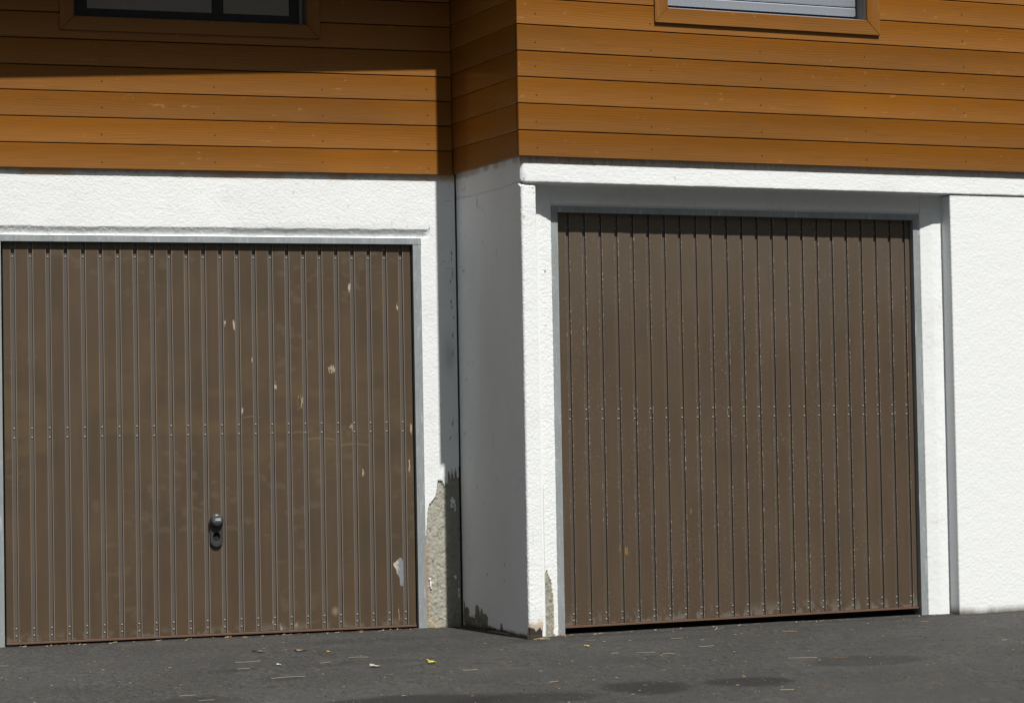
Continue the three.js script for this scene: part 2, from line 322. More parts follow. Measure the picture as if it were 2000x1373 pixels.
{
  const w = thing('garage_wall', 'white rendered projecting bay with shaded side, corner post and beam over its garage door', 'wall', [0, 0, 0], TURN);
  const chew = (h) => 0.005 * ss(0.085, 0.03, h) * (0.4 + fbm(h / 0.02, 1, 2, 88));        // broken foot of the corner
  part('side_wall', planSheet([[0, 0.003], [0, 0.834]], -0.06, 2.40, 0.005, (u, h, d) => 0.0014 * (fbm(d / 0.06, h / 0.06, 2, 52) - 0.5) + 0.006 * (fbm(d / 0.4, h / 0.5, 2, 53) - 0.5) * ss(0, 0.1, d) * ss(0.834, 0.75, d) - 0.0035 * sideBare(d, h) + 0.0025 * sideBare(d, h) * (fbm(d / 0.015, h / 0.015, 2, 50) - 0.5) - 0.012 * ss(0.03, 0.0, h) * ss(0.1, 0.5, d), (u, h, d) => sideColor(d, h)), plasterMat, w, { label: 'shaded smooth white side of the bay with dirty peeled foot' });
  const corner = [[0, 0.834], ...arc(0.011, 0.833, 0.011, Math.PI, Math.PI / 2), [0.072, 0.844], ...arc(0.073, 0.838, 0.006, Math.PI / 2, 0, 3), [0.079, 0.758]];
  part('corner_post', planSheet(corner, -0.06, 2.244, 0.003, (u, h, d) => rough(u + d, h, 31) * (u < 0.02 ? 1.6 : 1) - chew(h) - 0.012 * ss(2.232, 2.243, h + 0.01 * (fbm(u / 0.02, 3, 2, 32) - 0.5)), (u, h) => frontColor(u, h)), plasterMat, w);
  const jamb = [[0.079, 0.761], [0.1262, 0.761], [0.1278, 0.759], [0.1290, 0.7605], [0.150, 0.7565], [0.2045, 0.7425], [0.2055, 0.70]];
  part('jamb', planSheet(jamb, -0.06, 2.26, 0.003, (u, h, d) => u < 0.127 ? 0.0006 * (fbm(u / 0.02, h / 0.03, 2, 33) - 0.5) : jambBare(u, h) ? grit(u, h, 34) - 0.004 : 1.5 * rough(u, h, 35), (u, h) => frontColor(u, h)), plasterMat, w);
  part('lintel', planSheet([[0.2045, 0.7425], [2.384, 0.7425]], 2.143, 2.26, 0.006, (u, h) => 0.5 * rough(u, h, 36) - 0.012 * ss(2.17, 2.143, h), (u, h) => frontColor(u, h + 3)), plasterMat, w);
  // beam: profile down the face, round the bottom arris and back along the soffit
  const prof = [[2.40, 0.85], [2.257, 0.85], [2.2514, 0.8476], [2.249, 0.842], [2.249, 0.735]];
  const PL = [0]; for (let k = 1; k < prof.length; k++) PL.push(PL[k - 1] + Math.hypot(prof[k][0] - prof[k - 1][0], prof[k][1] - prof[k - 1][1]));
  const pAt = d => { let k = 1; while (k < prof.length - 1 && PL[k] < d) k++; const t = clamp((d - PL[k - 1]) / (PL[k] - PL[k - 1])), a = prof[k - 1], b = prof[k], l = Math.hypot(b[0] - a[0], b[1] - a[1]); return [mix(a[0], b[0], t), mix(a[1], b[1], t), (b[1] - a[1]) / l, -(b[0] - a[0]) / l]; };
  const PT = PL[PL.length - 1], BN = Math.round(PT / 0.0035), UN = 920;
  const beamColor = (u, h) => {
    let c = WHITE.map(v => v * (0.98 + 0.05 * fbm(u / 0.2, h / 0.2, 3, 68)));
    c = marks([[0.852, 2.29, 0.0035, 0.012, 0.7], [0.018, 2.27, 0.004, 0.03, 0.45], [0.012, 2.26, 0.003, 0.02, 0.4], [0.6, 2.325, 0.006, 0.003, 0.3], [1.05, 2.262, 0.01, 0.002, 0.3], [0.04, 2.256, 0.005, 0.003, 0.4]], u, h, pores(u, h, 405, c));
    const st = ss(2.338, 2.349, h + 0.006 * (fbm(u / 0.05, 1, 2, 69) - 0.5));
    return mix3(c, [0.30, 0.2, 0.13], st * (0.45 + 0.5 * fbm(u / 0.01, h / 0.03, 2, 70)) * (0.75 + 0.25 * ss(1.5, 0, u)));
  };
  part('beam', sheet(UN, BN, (s, t) => {
    const u = mix(-0.0015, 3.6, s), [h, d, ny, nz] = pAt((1 - t) * PT), q = 1 - clamp((u + 0.0015) / 0.018);
    const r = rough(u * 0.6, h * 1.4, 37) * 0.9 - (0.015 * q * q) * (d > 0.84 ? 1 : 0.2) + (h < 2.26 ? 0.002 * (fbm(u / 0.07, 0.5, 2, 38) - 0.5) : 0);
    return [u, h + ny * r - (h < 2.3 ? -0.008 * q * q : 0), d + nz * r];
  }, (s, t) => beamColor(mix(-0.0015, 3.6, s), pAt((1 - t) * PT)[0])), plasterMat, w);
  part('jamb', planSheet([[2.3825, 0.70], [2.3835, 0.7425], [2.45, 0.758], [2.512, 0.761]], -0.06, 2.26, 0.006, (u, h) => rough(u, h, 39), (u, h) => frontColor(u, h + 3)), plasterMat, w);
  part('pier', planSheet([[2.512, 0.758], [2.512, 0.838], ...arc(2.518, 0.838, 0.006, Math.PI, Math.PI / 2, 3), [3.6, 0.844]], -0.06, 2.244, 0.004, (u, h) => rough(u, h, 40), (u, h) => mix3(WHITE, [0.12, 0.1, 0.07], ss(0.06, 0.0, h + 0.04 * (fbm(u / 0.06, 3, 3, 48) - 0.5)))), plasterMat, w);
  part('wall_core', [box(0.008, 3.6, 2.262, 4.6, -1.2, 0.735), box(0.008, 0.073, -0.2, 2.238, -1.2, 0.826), box(0.075, 0.2, -0.2, 2.255, -1.2, 0.69), box(2.39, 2.516, -0.2, 2.255, 0.3, 0.69), box(2.52, 3.6, -0.2, 2.238, 0.3, 0.83), box(0.008, 3.6, 2.262, 2.372, 0.737, 0.838)], coreMat, w);
}

// ---------------------------------------------------------------- timber cladding
const BP = 0.13055, GAP = 0.0048, TH = 0.0185;
const rowsFrom = a => { a = a.slice(); while (a.length < 19) a.push(a[a.length - 1] + BP); return a; };
const LEFT_ROWS = rowsFrom([2.3727, 2.4997, 2.6307, 2.7605, 2.8890, 3.0217]), BAY_ROWS = rowsFrom([2.3777, 2.5072, 2.6398, 2.7708, 2.9000, 3.0300]);
// a board: outline in (x, y), thickness along z from 0 to TH, uv in board strips
function boardGeo(outline, strip, off) {
  const r = 0.0022, sh = new THREE.Shape();
  outline.forEach(([x, y], k) => k ? sh.lineTo(x, y) : sh.moveTo(x, y));
  const g = new THREE.ExtrudeGeometry(sh, { depth: TH - r, bevelEnabled: true, bevelThickness: r, bevelSize: r, bevelOffset: -r, bevelSegments: 1, steps: 1 });
  const p = g.attributes.position, uv = g.attributes.uv;
  let y0 = 1e9; for (let i = 0; i < p.count; i++) y0 = Math.min(y0, p.getY(i));
  for (let i = 0; i < p.count; i++) uv.setXY(i, p.getX(i) / 2.6 + off, (strip + 0.03 + 0.94 * clamp((p.getY(i) - y0 + (TH - p.getZ(i)) * 0.2) / BP)) / STRIPS);
  return g;
}
function cladding(t, x0, x1, win, seed, rows, nails, at, gap = GAP) {
  const nl = [];
  for (let k = 0; k < rows; k++) {
    const a = at[k], b = at[k + 1] - gap, strip = Math.floor(hash(k, seed, 4) * STRIPS), off = hash(k, seed, 5), dz = 0.0016 * (hash(k, seed, 6) - 0.5);
    const rects = [];
    if (!win || b <= win[2] || a >= win[3]) rects.push([[x0, a], [x1, a], [x1, b], [x0, b]]);
    else if (a < win[2]) rects.push([[x0, a], [x1, a], [x1, b], [win[1], b], [win[1], win[2]], [win[0], win[2]], [win[0], b], [x0, b]]);
    else { rects.push([[x0, a], [win[0], a], [win[0], b], [x0, b]]); rects.push([[win[1], a], [x1, a], [x1, b], [win[1], b]]); }
    for (const o of rects) part('board', boardGeo(o, strip, off), woodMat, t).position.z = dz;
    for (const [nx, dy] of nails) {
      const y = a + 0.045 + dy * (hash(k, Math.round(nx * 100), 8) - 0.4);
      if (win && nx > win[0] - 0.08 && nx < win[1] + 0.08 && y > win[2] - 0.08 && y < win[3] + 0.08) continue;
      const g = new THREE.CylinderGeometry(0.0036, 0.0042, 0.002, 8); g.rotateX(Math.PI / 2); g.translate(nx + 0.006 * (hash(k, 5, Math.round(nx * 100)) - 0.5), y, TH + dz + 0.0006); nl.push(g);
    }
  }
  if (nl.length) part('nail', nl, nailMat, t, { kind: 'stuff' });
}
{
  const t = thing('timber_cladding', 'orange-brown varnished boards above the left garage door, half in eave shadow', 'cladding', [0, 0, 0.001]);
  cladding(t, -3.6, -0.022, [-1.99, -0.792, 3.128, 4.2], 1, 17, [[-0.155, 0.03], [-0.718, 0.03], [-1.28, 0.03], [-1.85, 0.03], [-2.4, 0.03], [-3.0, 0.03]], LEFT_ROWS);
  part('backing', [box(-3.6, -0.02, 2.402, 3.12, -0.02, -0.002), box(-3.6, -2.0, 3.12, 4.6, -0.02, -0.002), box(-0.785, -0.02, 3.12, 4.6, -0.02, -0.002)], darkMat, t);
  const s = thing('timber_cladding', 'dark shaded varnished boards on the narrow side face of the projecting bay', 'cladding', bay(-0.002, 0, 0.008), TURN - Math.PI / 2);
  // this face looks towards -u; its own x runs from the inner corner outwards
  cladding(s, 0.0, 0.8395, null, 2, 17, [], BAY_ROWS, 0.0022);
  const f = thing('timber_cladding', 'sunlit orange-brown boards on the front of the projecting bay above the beam', 'cladding', bay(0, 0, 0.8525), TURN);
  cladding(f, -0.0195, 3.6, [0.813, 2.0, 3.148, 4.2], 3, 17, [[0.079, 0.03], [0.715, 0.03], [1.35, 0.03], [1.98, 0.03], [2.6, 0.03], [3.2, 0.03]], BAY_ROWS);
  part('backing', [box(0.012, 3.6, 2.402, 3.14, -0.1, -0.006), box(0.012, 0.80, 3.14, 4.6, -0.1, -0.006), box(2.01, 3.6, 3.14, 4.6, -0.1, -0.006)], darkMat, f);
}

// ---------------------------------------------------------------- windows
function casingGeo(x0, x1, y0, y1, b, side) {       // one mitred casing board
  const o = side === 'bottom' ? [[x0 - b, y0 - b], [x1 + b, y0 - b], [x1, y0], [x0, y0]] : side === 'top' ? [[x0, y1], [x1, y1], [x1 + b, y1 + b], [x0 - b, y1 + b]] : side === 'left' ? [[x0 - b, y0 - b], [x0, y0], [x0, y1], [x0 - b, y1 + b]] : [[x1 + b, y0 - b], [x1 + b, y1 + b], [x1, y1], [x1, y0]];
  const g = boardGeo(o, { bottom: 2, top: 5, left: 1, right: 6 }[side], 0.37);
  g.scale(1, 1, 1.4);
  return g;
}
{
  const frameMat = std([0.012, 0.016, 0.014], { roughness: 0.7 }), reveal = std([0.10, 0.10, 0.085], { roughness: 0.6 });
  const glass = new THREE.MeshPhysicalMaterial({ color: 0xffffff, transmission: 1, thickness: 0, roughness: 0.02, ior: 1.5 });
  const w = thing('window', 'dark framed window high in the shaded timber above the left garage door', 'window', [0, 0, 0.005]);
  const [x0, x1, y0, y1] = [-1.985, -0.797, 3.133, 4.19];
  for (const s of ['bottom', 'top', 'left', 'right']) part('casing', casingGeo(x0, x1, y0, y1, 0.070, s), woodMat, w);
  part('reveal', [box(x0 - 0.004, x0 + 0.004, y0, y1, -0.12, 0.010), box(x1 - 0.004, x1 + 0.004, y0, y1, -0.12, 0.010), box(x0 + 0.005, x1 - 0.005, y0 - 0.004, y0 + 0.004, -0.12, 0.010), box(x0 + 0.005, x1 - 0.005, y1 - 0.004, y1 + 0.004, -0.12, 0.010)], reveal, w);
  part('window_frame', [box(x0 + 0.006, x0 + 0.075, y0 + 0.006, y1 - 0.006, -0.10, -0.045, 0.004), box(x1 - 0.075, x1 - 0.022, y0 + 0.006, y1 - 0.006, -0.10, -0.045, 0.004), box(x0 + 0.07, x1 - 0.07, y0 + 0.006, y0 + 0.055, -0.0995, -0.0455, 0.004), box(x0 + 0.07, x1 - 0.07, y1 - 0.055, y1 - 0.006, -0.0995, -0.0455, 0.004), box(-1.275, -1.215, y0 + 0.05, y1 - 0.05, -0.099, -0.046, 0.004)], frameMat, w);
  part('pane', [box(x0 + 0.06, x1 - 0.06, y0 + 0.04, y1 - 0.04, -0.076, -0.072)], glass, w);
  part('blind', [box(x0 + 0.04, x1 - 0.04, y0 + 0.02, y1 - 0.02, -0.20, -0.19)], std([0.34, 0.36, 0.38], { roughness: 0.9 }), w);

  const v = thing('window', 'sunlit window with silver shutter in the bay front, mitred timber casing around it', 'window', bay(0, 0, 0.8575), TURN);
  const [a0, a1, b0, b1] = [0.8155, 1.995, 3.151, 4.19];
  const alu = std([0.42, 0.45, 0.5], { roughness: 0.35, metalness: 0.6 });
  for (const s of ['bottom', 'top', 'left', 'right']) part('casing', casingGeo(a0, a1, b0, b1, 0.076, s), woodMat, v);
  part('reveal', [box(a0 - 0.004, a0 + 0.004, b0, b1, -0.12, 0.010), box(a1 - 0.004, a1 + 0.004, b0, b1, -0.12, 0.010), box(a0 + 0.005, a1 - 0.005, b1 - 0.004, b1 + 0.004, -0.12, 0.010)], reveal, v);
  const sill = new THREE.BoxGeometry(a1 - a0 - 0.012, 0.004, 0.125); sill.rotateX(0.22); sill.translate((a0 + a1) / 2, b0 + 0.014, -0.045);
  part('sill', [sill], alu, v);
  for (let k = 0; k < 20; k++) part('slat', box(a0 + 0.008, a1 - 0.008, b0 + 0.034 + k * 0.05, b0 + 0.080 + k * 0.05, -0.085, -0.071, 0.006), alu, v);
  part('window_frame', [box(a0 + 0.005, a1 - 0.005, b0 + 0.002, b1 - 0.005, -0.12, -0.09)], frameMat, v);
}

// ---------------------------------------------------------------- garage doors
// marks on the left door: kind, u, h, half width, half height (chip, faded, scratch, arc, glow)
const chips = [['c', -0.577, 1.781, 0.0137, 0.0265], ['c', -0.324, 1.682, 0.0069, 0.0159], ['c', -1.234, 1.6, 0.0083, 0.0159], ['c', -1.187, 1.592, 0.011, 0.0238], ['c', -1.097, 1.416, 0.0083, 0.0159], ['f', -0.679, 1.363, 0.0165, 0.0186], ['c', -0.976, 1.279, 0.011, 0.0159], ['s', -0.846, 1.199, 0.0165, 0.0318], ['a', -0.842, 1.159, 0.022, 0.0186], ['a', -0.857, 1.036, 0.0385, 0.0132], ['f', -0.572, 1.068, 0.0137, 0.0186], ['c', -0.259, 1.047, 0.0083, 0.0291], ['c', -0.519, 0.819, 0.011, 0.0212], ['c', -0.271, 0.853, 0.0083, 0.0345], ['c', -1.151, 1.153, 0.0083, 0.0186], ['g', -0.68, 0.118, 0.0192, 0.0238], ['c', -0.965, 0.042, 0.011, 0.0186], ['c', -0.882, 0.054, 0.011, 0.0238], ['c', -1.005, 0.075, 0.0055, 0.0132], ['s', -0.342, 0.075, 0.0041, 0.0424], ['a', -0.569, 0.968, 0.0825, 0.0159], ['a', -0.75, 1.0, 0.09, 0.02], ['a', -1.1, 1.12, 0.05, 0.012]];
const bigChip = [[-0.3652, 0.354], [-0.3457, 0.3665], [-0.329, 0.3842], [-0.3128, 0.3674], [-0.3111, 0.299], [-0.3129, 0.2382], [-0.3267, 0.2335], [-0.3386, 0.2869], [-0.350, 0.3217], [-0.362, 0.330]];
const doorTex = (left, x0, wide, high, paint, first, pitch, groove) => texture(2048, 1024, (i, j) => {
  const u = x0 + i / 2048 * wide, h = j / 1024 * high, gx = fract((u - first) / pitch) * pitch;
  const slat = Math.floor(i / 2048 * 24.3);
  let k = 0.93 + 0.08 * hash(slat, 3, left ? 1 : 2) + (left ? 0.34 : 0.22) * (fbm(u / 0.1, h / 0.25, 3, left ? 101 : 131) - 0.5) + 0.10 * (fbm(u / 0.012, h / 0.35, 2, 103) - 0.5) + 0.07 * (hash(i, j, 9) - 0.5);
  let c = paint.map(v => v * k);
  if (left) {
    const rub = ss(0.45, 0.75, fbm(u / 0.22, h / 0.09, 3, 105)) * ss(0.75, 1.0, h) * ss(1.6, 1.25, h);
    c = mix3(c, [0.112, 0.076, 0.038], 0.5 * rub);
    c = mix3(c, [0.085, 0.05, 0.026], 0.5 * ss(0.5, 0.1, h) * fbm(u / 0.05, h / 0.3, 2, 107));
    for (const [q, a, b, w, e] of chips) {
      const z = q === 'c' ? 1.9 : 1, dx = (u - a) / w * z, dy = (h - b) / e * (q === 'c' ? 1.15 : 1), rr = Math.hypot(dx, dy);
      if (rr > 2.2) continue;
      const n = fbm(u / 0.005, h / 0.014, 3, 109) - 0.5;
      if (q === 'c') { c = mix3(c, [0.16, 0.08, 0.03], 0.6 * ss(1.5, 0.9, rr + 1.2 * n)); c = mix3(c, [0.42, 0.37, 0.31], 0.9 * ss(1.0, 0.6, rr + 2.8 * n)); }
      else if (q === 'f') c = mix3(c, [0.4, 0.33, 0.24], 0.8 * ss(1.1, 0.5, rr + 2 * n));
      else if (q === 's') c = mix3(c, [0.36, 0.27, 0.17], 0.8 * ss(1.2, 0.8, rr) * ss(0.5, 0.62, vn(u / 0.004, h / 0.03, 111)));
      else if (q === 'a') c = mix3(c, [0.2, 0.145, 0.09], 0.42 * ss(0.35, 0.1, Math.abs(dy + 0.6 * dx * dx - 0.4) + 0.3 * n) * ss(1.1, 0.8, Math.abs(dx)));
      else c = mix3(c, [0.3, 0.25, 0.18], 0.6 * ss(1.4, 0, rr));
    }
    if (u > -0.40 && u < -0.29 && h > 0.2 && h < 0.4) {
      const n = fbm(u / 0.012, h / 0.02, 3, 113) - 0.5;
      if (inPoly(bigChip, u + 0.014 * n, h + 0.02 * n)) c = fbm(u / 0.02, h / 0.03, 3, 115) > 0.53 || u > -0.322 || u + 0.03 * n > -0.337 ? [0.205, 0.215, 0.245] : [0.44, 0.42, 0.38];
    }
    c = mix3(c, [0.13, 0.10, 0.07], 0.32 * ss(0.56, 0.72, fbm(u / 0.05, h / 0.035, 4, 119)) * ss(0.5, 0.62, fbm(u / 0.3, h / 0.3, 2, 121)));
    const er = Math.min(Math.abs(gx - pitch + 0.004), Math.abs(gx - groove - 0.004));
    c = mix3(c, [0.15, 0.066, 0.02], 0.5 * ss(0.006, 0.001, er) * ss(0.52, 0.7, fbm(u / 0.2, h / 0.14, 3, 123)));
    c = mix3(c, [0.16, 0.14, 0.11], 0.5 * ss(0.09, 0.03, h) * ss(0.45, 0.65, fbm(u / 0.03, h / 0.03, 2, 117)));
  } else {
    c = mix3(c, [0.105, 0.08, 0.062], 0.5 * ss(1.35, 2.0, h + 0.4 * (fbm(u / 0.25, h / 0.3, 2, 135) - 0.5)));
    if (hash(i, j, 23) > 0.9985) c = [0.3, 0.27, 0.23];
    c = mix3(c, [0.25, 0.22, 0.19], 0.8 * ss(0.88, 0.93, vn(i / 2.2, j / 2.2, 137)) * ss(0.5, 0.7, fbm(u / 0.1, h / 0.2, 2, 139)));
    for (const [a, b, e] of [[0.599, 0.416, 0.016], [0.607, 0.41, 0.02], [0.5685, 0.43, 0.018], [0.668, 0.81, 0.013], [0.977, 0.6, 0.012]]) if (Math.abs(u - a - (h - b) * 0.06) < 0.0022 && Math.abs(h - b) < e) c = [0.33, 0.16, 0.03];
    c = mix3(c, [0.17, 0.155, 0.135], 0.6 * ss(0.14, 0.05, h) * ss(0.42, 0.62, fbm(u / 0.035, h / 0.05, 3, 141)));
  }
  // groove floors tinted grey; fold edges carry painted highlights left, worn chipped paint right
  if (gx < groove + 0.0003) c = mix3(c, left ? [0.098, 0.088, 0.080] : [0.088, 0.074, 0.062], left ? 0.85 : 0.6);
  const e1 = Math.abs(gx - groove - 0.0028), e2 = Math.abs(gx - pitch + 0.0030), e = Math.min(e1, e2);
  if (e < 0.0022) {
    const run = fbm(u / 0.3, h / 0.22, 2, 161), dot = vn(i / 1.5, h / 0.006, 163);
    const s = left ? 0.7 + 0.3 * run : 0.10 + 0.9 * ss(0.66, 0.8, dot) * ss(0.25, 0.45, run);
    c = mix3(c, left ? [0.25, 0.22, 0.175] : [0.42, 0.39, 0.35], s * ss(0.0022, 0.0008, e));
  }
  return c;
});
const galv = (() => { const t = texture(512, 512, (i, j) => { const k = 0.82 + 0.3 * fbm(i / 26, j / 60, 3, 151) + 0.12 * (hash(i, j, 4) - 0.5); const c = [0.285 * k, 0.315 * k, 0.328 * k]; return mix3(c, [0.5, 0.52, 0.53], 0.5 * ss(0.72, 0.8, fbm(i / 18, j / 70, 3, 155)) + 0.35 * ss(0.8, 0.9, vn(i / 7, j / 9, 157))); }); return new THREE.MeshStandardMaterial({ map: t, roughness: 0.55, metalness: 0.15 }); })();
const gapMat = std([0.012, 0.011, 0.010], { roughness: 0.95 });

const uvPos = g => { const p = g.attributes.position, n = g.attributes.normal, uv = g.attributes.uv; for (let i = 0; i < p.count; i++) uv.setXY(i, (p.getX(i) + p.getZ(i)) * 2.2 + 0.13, p.getY(i) * 1.1 + (Math.abs(n.getY(i)) > 0.5 ? p.getZ(i) : 0)); return g; };
const doorBump = texture(256, 256, (i, j) => { const v = fbm(i / 256 * 16, j / 256 * 9, 2, 181); return [v, v, v]; }, false);
doorBump.repeat.set(1, 0.98);
function garageDoor(label, pos, turn, o) {
  const d = thing('garage_door', label, 'garage door', pos, turn);
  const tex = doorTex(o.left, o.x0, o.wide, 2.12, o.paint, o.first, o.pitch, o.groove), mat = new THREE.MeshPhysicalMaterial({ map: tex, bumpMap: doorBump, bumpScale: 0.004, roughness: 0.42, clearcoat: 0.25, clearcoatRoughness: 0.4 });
  const { x0, x1, pitch, groove, deep, front, bottom, top, first } = o;   // first: left edge of the first whole groove
  const sect = (gw, pw, openLeft) => {            // plan of one slat: groove floor, then the raised face with folded edges
    const s = new THREE.Shape(), f = 0.0018, e = 0.0014;
    s.moveTo(0, -deep); if (gw > 0) s.lineTo(gw, -deep);
    s.lineTo(gw + 0.0012, -f); s.lineTo(gw + 0.0012 + f * 0.6, -0.0003); s.lineTo(gw + 0.005, 0);
    s.lineTo(gw + pw - 0.004, 0); s.lineTo(gw + pw - f * 0.6, -0.0003); s.lineTo(gw + pw, -f); s.lineTo(gw + pw + 0.0006, -deep - 0.0009); s.lineTo(gw + pw + 0.005, -deep - 0.0009);
    s.lineTo(gw + pw + 0.005, -deep - 0.004); s.lineTo(0, -deep - 0.004);
    return s;
  };
  const rivets = [];
  let k = 0;
  const addSlat = (x, gw, pw) => {
    const g = new THREE.ExtrudeGeometry(sect(gw, pw), { depth: top - bottom, bevelEnabled: false });
    g.rotateX(-Math.PI / 2);                       // (x, y, z) -> (x, z, -y)
    const p = g.attributes.position, uv = g.attributes.uv;
    const lean = 0.0012 * (hash(k, 3, 77) - 0.5);
    for (let i = 0; i < p.count; i++) { p.setZ(i, -p.getZ(i)); }
    // the flip mirrors the winding: turn each triangle round
    for (let i = 0; i < p.count; i += 3) for (const at of [p, uv]) { const n = at.itemSize; for (let c = 0; c < n; c++) { const a = at.array[(i + 1) * n + c]; at.array[(i + 1) * n + c] = at.array[(i + 2) * n + c]; at.array[(i + 2) * n + c] = a; } }
    g.translate(x, bottom, front + lean);
    for (let i = 0; i < p.count; i++) uv.setXY(i, (p.getX(i) - o.x0) / o.wide, p.getY(i) / 2.12);
    g.computeVertexNormals();
    part('slat', g, mat, d);
    if (gw > 0) for (const h of o.rivets) { const r = new THREE.SphereGeometry(0.0044, 8, 6); r.scale(1, 1, 0.6); r.translate(x + gw * 0.52, h + 0.002 * (hash(k, Math.round(h * 100), 6) - 0.5), front + lean - deep + 0.001); rivets.push(r); }
    k++;
  };
  const xs = []; for (let x = first; x < x1 - 0.03; x += pitch) xs.push(x);
  while (xs[0] - pitch > x0 + 0.02) xs.unshift(xs[0] - pitch);
  addSlat(x0, 0, xs[0] - x0 - 0.0015);
  xs.forEach((x, i) => addSlat(x, groove, (i + 1 < xs.length ? xs[i + 1] : x1) - x - groove - 0.0015));
  part('rivet', rivets, std([0.30, 0.29, 0.27], { roughness: 0.5, metalness: 0.2 }), d, { kind: 'stuff' });
  part('bottom_rail', [box(x0, x1, bottom - 0.012, bottom - 0.002, front - 0.03, front + 0.008, 0.001)], std([0.13, 0.075, 0.05], { roughness: 0.5 }), d);
  part('door_frame', [box(o.fi1, o.fo1, -0.05, o.ft0 - 0.0005, o.ff - 0.09, o.ff), box(o.fo0, o.fi0, -0.05, o.ft0 - 0.0005, o.ff - 0.09, o.ff), box(o.fo0, o.fo1, o.ft0, o.ft1, o.ff - 0.09, o.ff + 0.0015)].map(uvPos), galv, d);
  part('backing', [box(o.fo0, o.fo1, -0.05, o.ft1 - 0.002, o.ff - 0.15, o.ff - 0.092)], gapMat, d);
  return d;
}
const L = garageDoor('weathered brown ribbed garage door with paint chips and a black handle, in the set-back wall', [0, 0, 0], 0, {
  left: true, x0: -2.3425, x1: -0.2475, wide: 2.1, paint: [0.079, 0.055, 0.034], pitch: 0.0866, groove: 0.0165, deep: 0.0105, front: -0.0255, bottom: 0.034, top: 2.006, first: -2.3025 + 0.0014,
  fi1: -0.2388, fo1: -0.1945, fi0: -2.352, fo0: -2.396, ft0: 2.0095, ft1: 2.0395, ff: -0.0045, rivets: [0.062, 0.098, 1.0375, 1.084, 1.935, 1.985] });
{
  // handle: round lock rose with a small plate, a stem plate and a hollow grip below
  const hx = -1.293, z = -0.0255, black = std([0.045, 0.044, 0.043], { roughness: 0.35 });
  const h = new THREE.Group(); h.name = 'handle'; h.position.set(hx, 0, z); L.add(h);
  const sh = new THREE.Shape();
  sh.absarc(0, 0.604, 0.030, 0, Math.PI, false); sh.absarc(0, 0.502, 0.030, Math.PI, Math.PI * 2, false);
  const hole = new THREE.Path(); hole.absellipse(0, 0.519, 0.021, 0.027, 0, Math.PI * 2); sh.holes.push(hole);
  part('escutcheon', new THREE.ExtrudeGeometry(sh, { depth: 0.010, bevelEnabled: true, bevelThickness: 0.003, bevelSize: 0.003, bevelSegments: 3, curveSegments: 20 }), black, h);
  const rose = new THREE.LatheGeometry([[0, 0.026], [0.022, 0.026], [0.030, 0.022], [0.034, 0.012], [0.035, 0]].map(([r, y]) => new THREE.Vector2(r, y)).reverse(), 28);
  rose.rotateX(Math.PI / 2); rose.translate(0, 0.603, 0.010);
  part('lock_rose', rose, black, h);
  part('lock_plate', [box(-0.022, 0.022, 0.594, 0.618, 0.0362, 0.0375)], std([0.07, 0.09, 0.115], { roughness: 0.4 }), h);
  part('badge', [box(-0.010, 0.018, 0.6105, 0.6135, 0.0376, 0.0383), box(-0.010, 0.018, 0.6035, 0.6065, 0.0376, 0.0383), box(0.006, 0.010, 0.6066, 0.6104, 0.0376, 0.0382)], std([0.6, 0.64, 0.66]), h);
  part('grip_recess', [box(-0.02, 0.02, 0.493, 0.545, 0.0012, 0.002)], gapMat, h);
}
const Rd = garageDoor('clean brown ribbed garage door under the white beam of the projecting bay', [0, 0, 0], TURN, {
  left: false, x0: 0.2455, x1: 2.337, wide: 2.1, paint: [0.081, 0.057, 0.037], pitch: 0.0905, groove: 0.0150, deep: 0.0105, front: 0.7135, bottom: 0.054, top: 2.122, first: 0.3135 - 0.0128,
  fi1: 2.343, fo1: 2.3815, fi0: 0.2432, fo0: 0.2065, ft0: 2.1178, ft1: 2.1475, ff: 0.7395, rivets: [0.075, 0.108, 1.081, 1.128, 2.045, 2.092] });

// ---------------------------------------------------------------- overhang above the set-back wall (above the picture)
{
  const b = thing('balcony', 'timber balcony slab projecting above the set-back wall, over its window', 'balcony');
  const s = new THREE.Shape();
  s.moveTo(-3.6, 0.001); s.lineTo(-0.002, 0.001); s.lineTo(0.03, 0.403); s.lineTo(-1.17, 0.437); s.lineTo(-3.6, 0.505); s.lineTo(-3.6, 0.02);
  const g = new THREE.ExtrudeGeometry(s, { depth: 0.16, bevelEnabled: false });
  g.rotateX(Math.PI / 2); g.scale(1, 1, 1); g.translate(0, 3.76, 0.001);
  // rotated shape: y of the outline became z
  part('slab', g, std([0.12, 0.055, 0.02], { roughness: 0.7 }), b);
}

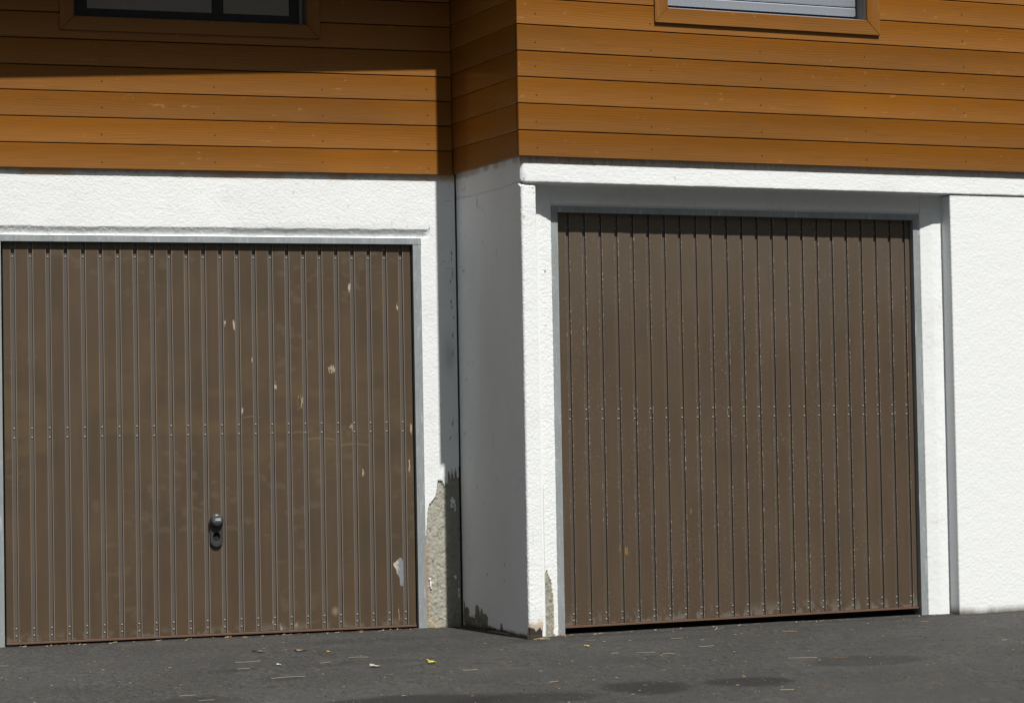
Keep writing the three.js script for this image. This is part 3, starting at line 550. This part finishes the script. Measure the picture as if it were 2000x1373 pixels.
// ---------------------------------------------------------------- leaves and straw on the asphalt
function leafGeo(len, wid, curl, seed) {
  return sheet(6, 8, (s, t) => { const w = wid * Math.pow(Math.sin(Math.PI * clamp(t, 0.02, 0.98)), 0.8) * (0.9 + 0.2 * hash(Math.round(t * 8), seed, 2)), x = (s - 0.5) * w; return [x, curl * (0.5 * Math.abs(s - 0.5) + 0.9 * hash(Math.round(s * 3), Math.round(t * 4), seed) * (t + 0.2)) + 0.0015, (0.5 - t) * len]; });
}
const LG = 'small leaves fallen on the asphalt';
const leafSpots = [
  ['yellow leaf curled on the asphalt in front of the white corner', -0.674, 1.706, 0.045, 0.03, 0.016, [0.40, 0.36, 0.03], 1.2],
  ['pale yellow leaf scrap on asphalt before the right door frame', 0.208, 1.305, 0.035, 0.018, 0.01, [0.52, 0.38, 0.10], 0.3],
  ['tan dry leaf on asphalt by the left garage door, nearest its handle side', -1.263, 0.831, 0.07, 0.03, 0.01, [0.28, 0.19, 0.08], 1.5],
  ['tan dry leaf on asphalt before the middle of the left garage door', -1.076, 0.878, 0.07, 0.025, 0.008, [0.30, 0.19, 0.08], 1.7],
  ['small orange leaf on asphalt between two tan leaves and the yellow one', -0.972, 1.018, 0.03, 0.02, 0.008, [0.45, 0.27, 0.04], 0.8],
  ['grey crumpled leaf on asphalt left of the yellow leaf', -0.934, 1.714, 0.05, 0.03, 0.012, [0.32, 0.30, 0.24], 1.4],
  ['whitish paper-like leaf scrap on the asphalt among straw at left', -1.306, 1.44, 0.025, 0.022, 0.006, [0.42, 0.41, 0.36], 0.4]];
leafSpots.forEach(([label, x, z, l, w, c, col, a], k) => {
  const m = part(numbered('leaf'), leafGeo(l, w, c, k), new THREE.MeshStandardMaterial({ color: new THREE.Color().setRGB(...col), roughness: 0.7 }), scene);
  m.position.set(x, groundH(x, z) + 0.001, z); m.rotation.y = a;
  m.userData = { label, category: 'leaf', group: LG };
});
{
  const geos = [], cols = [[0.30, 0.23, 0.12], [0.24, 0.15, 0.06], [0.30, 0.27, 0.19], [0.17, 0.09, 0.035], [0.34, 0.30, 0.22]];
  const put = (x, z, len, ang, thick, ci, rise = 0) => {
    const g = new THREE.BoxGeometry(len, thick, thick * 1.6, 4, 1, 1), p = g.attributes.position, bend = (rnd() - 0.5) * 0.25 * len;
    for (let i = 0; i < p.count; i++) { const t = p.getX(i) / len; p.setZ(i, p.getZ(i) + bend * (4 * t * t)); p.setY(i, p.getY(i) + rise * (t + 0.5)); }
    g.rotateY(ang); g.translate(x, groundH(x, z) + 0.003, z);
    const c = cols[ci], n = p.count, C = new Float32Array(n * 3); for (let i = 0; i < n; i++) C.set(c, i * 3);
    g.setAttribute('color', new THREE.BufferAttribute(C, 3));
    geos.push(g);
  };
  const clear = (x, z) => x < 0 ? z > 0.06 : z * Math.cos(TURN) + x * Math.sin(TURN) > (x < 0.2 ? 0.9 : 0.78);
  for (let k = 0; k < 230; k++) {
    const x = -2.8 + rnd() * 5.6, z = 0.05 + Math.pow(rnd(), 0.8) * 3.3; const q = rnd(), ang = (rnd() - 0.5) * 1.1, ci = Math.floor(rnd() * 5);
    if (!clear(x, z)) continue;
    put(x, z, q < 0.88 ? 0.004 + 0.013 * rnd() : 0.025 + 0.045 * rnd(), ang, 0.0012 + 0.0010 * rnd(), ci);
  }
  for (let k = 0; k < 150; k++) {                   // sweepings caught along the door bottoms and wall feet
    const q = rnd(); let x, z;
    if (q < 0.45) { x = -2.5 + rnd() * 2.4; z = 0.02 + 0.09 * rnd() * rnd(); }
    else { const u = q < 0.7 ? 0.02 + rnd() * 0.2 : 0.2 + rnd() * 2.4, w = (u < 0.1 ? 0.86 : 0.775) + 0.08 * rnd() * rnd(); [x, , z] = bay(u, 0, w); }
    put(x, z, 0.006 + 0.022 * rnd(), (rnd() - 0.5) * 2.4, 0.0016 + 0.002 * rnd(), Math.floor(rnd() * 5), 0.004 * rnd());
  }
  for (const [x, z, l, a] of [[-1.379, 1.924, 0.15, 0.1], [-0.896, 1.276, 0.09, -0.3], [-1.482, 1.518, 0.06, 0.1], [-1.405, 1.261, 0.12, 0.05], [-0.42, 2.605, 0.06, 0.5], [-0.595, 2.04, 0.07, 0.05], [0.35, 1.7, 0.09, -0.2], [0.72, 1.55, 0.08, 0.2], [0.9, 2.2, 0.13, -0.3], [1.077, 0.83, 0.05, 0.9], [1.09, 0.84, 0.05, -0.7]]) put(x, z, l, a, 0.0015, Math.floor(rnd() * 3) === 1 ? 0 : 4, x > 1.07 ? 0.012 : 0);
  // grit and crumbs of stone, a few millimetres each
  const gp = new THREE.IcosahedronGeometry(1, 0), N = 4600, gi = new THREE.InstancedMesh(gp, new THREE.MeshStandardMaterial({ color: 0xffffff, roughness: 0.9 }), N), M4 = new THREE.Matrix4(), q4 = new THREE.Quaternion(), cc = new THREE.Color();
  for (let k = 0; k < N; k++) {
    let x, z; do { x = -2.8 + rnd() * 5.7; z = 0.04 + rnd() * 3.4; } while (!clear(x, z));
    const r = 0.0014 + 0.0028 * rnd() * rnd();
    q4.setFromEuler(new THREE.Euler(rnd() * 6, rnd() * 6, rnd() * 6));
    M4.compose(new THREE.Vector3(x, groundH(x, z) + r * 0.4, z), q4, new THREE.Vector3(r * 1.3, r * 0.8, r));
    gi.setMatrixAt(k, M4);
    const b = 0.035 + 0.15 * rnd() * rnd(), tan = rnd();
    gi.setColorAt(k, cc.setRGB(b, b * (0.96 - 0.12 * tan), b * (0.9 - 0.35 * tan)));
  }
  gi.name = 'gravel'; gi.castShadow = gi.receiveShadow = true;
  gi.userData = { kind: 'stuff', label: 'fine grit and stone crumbs strewn over the asphalt' };
  scene.add(gi);
  const g = mergeGeometries(geos.map(q => { const n = q.toNonIndexed(); n.deleteAttribute('uv'); return n; }));
  const m = part('straw_litter', g, new THREE.MeshStandardMaterial({ vertexColors: true, roughness: 0.8 }), scene);
  m.userData = { kind: 'stuff', label: 'bits of dry straw scattered over the asphalt forecourt' };
}

renderer.render(scene, camera);
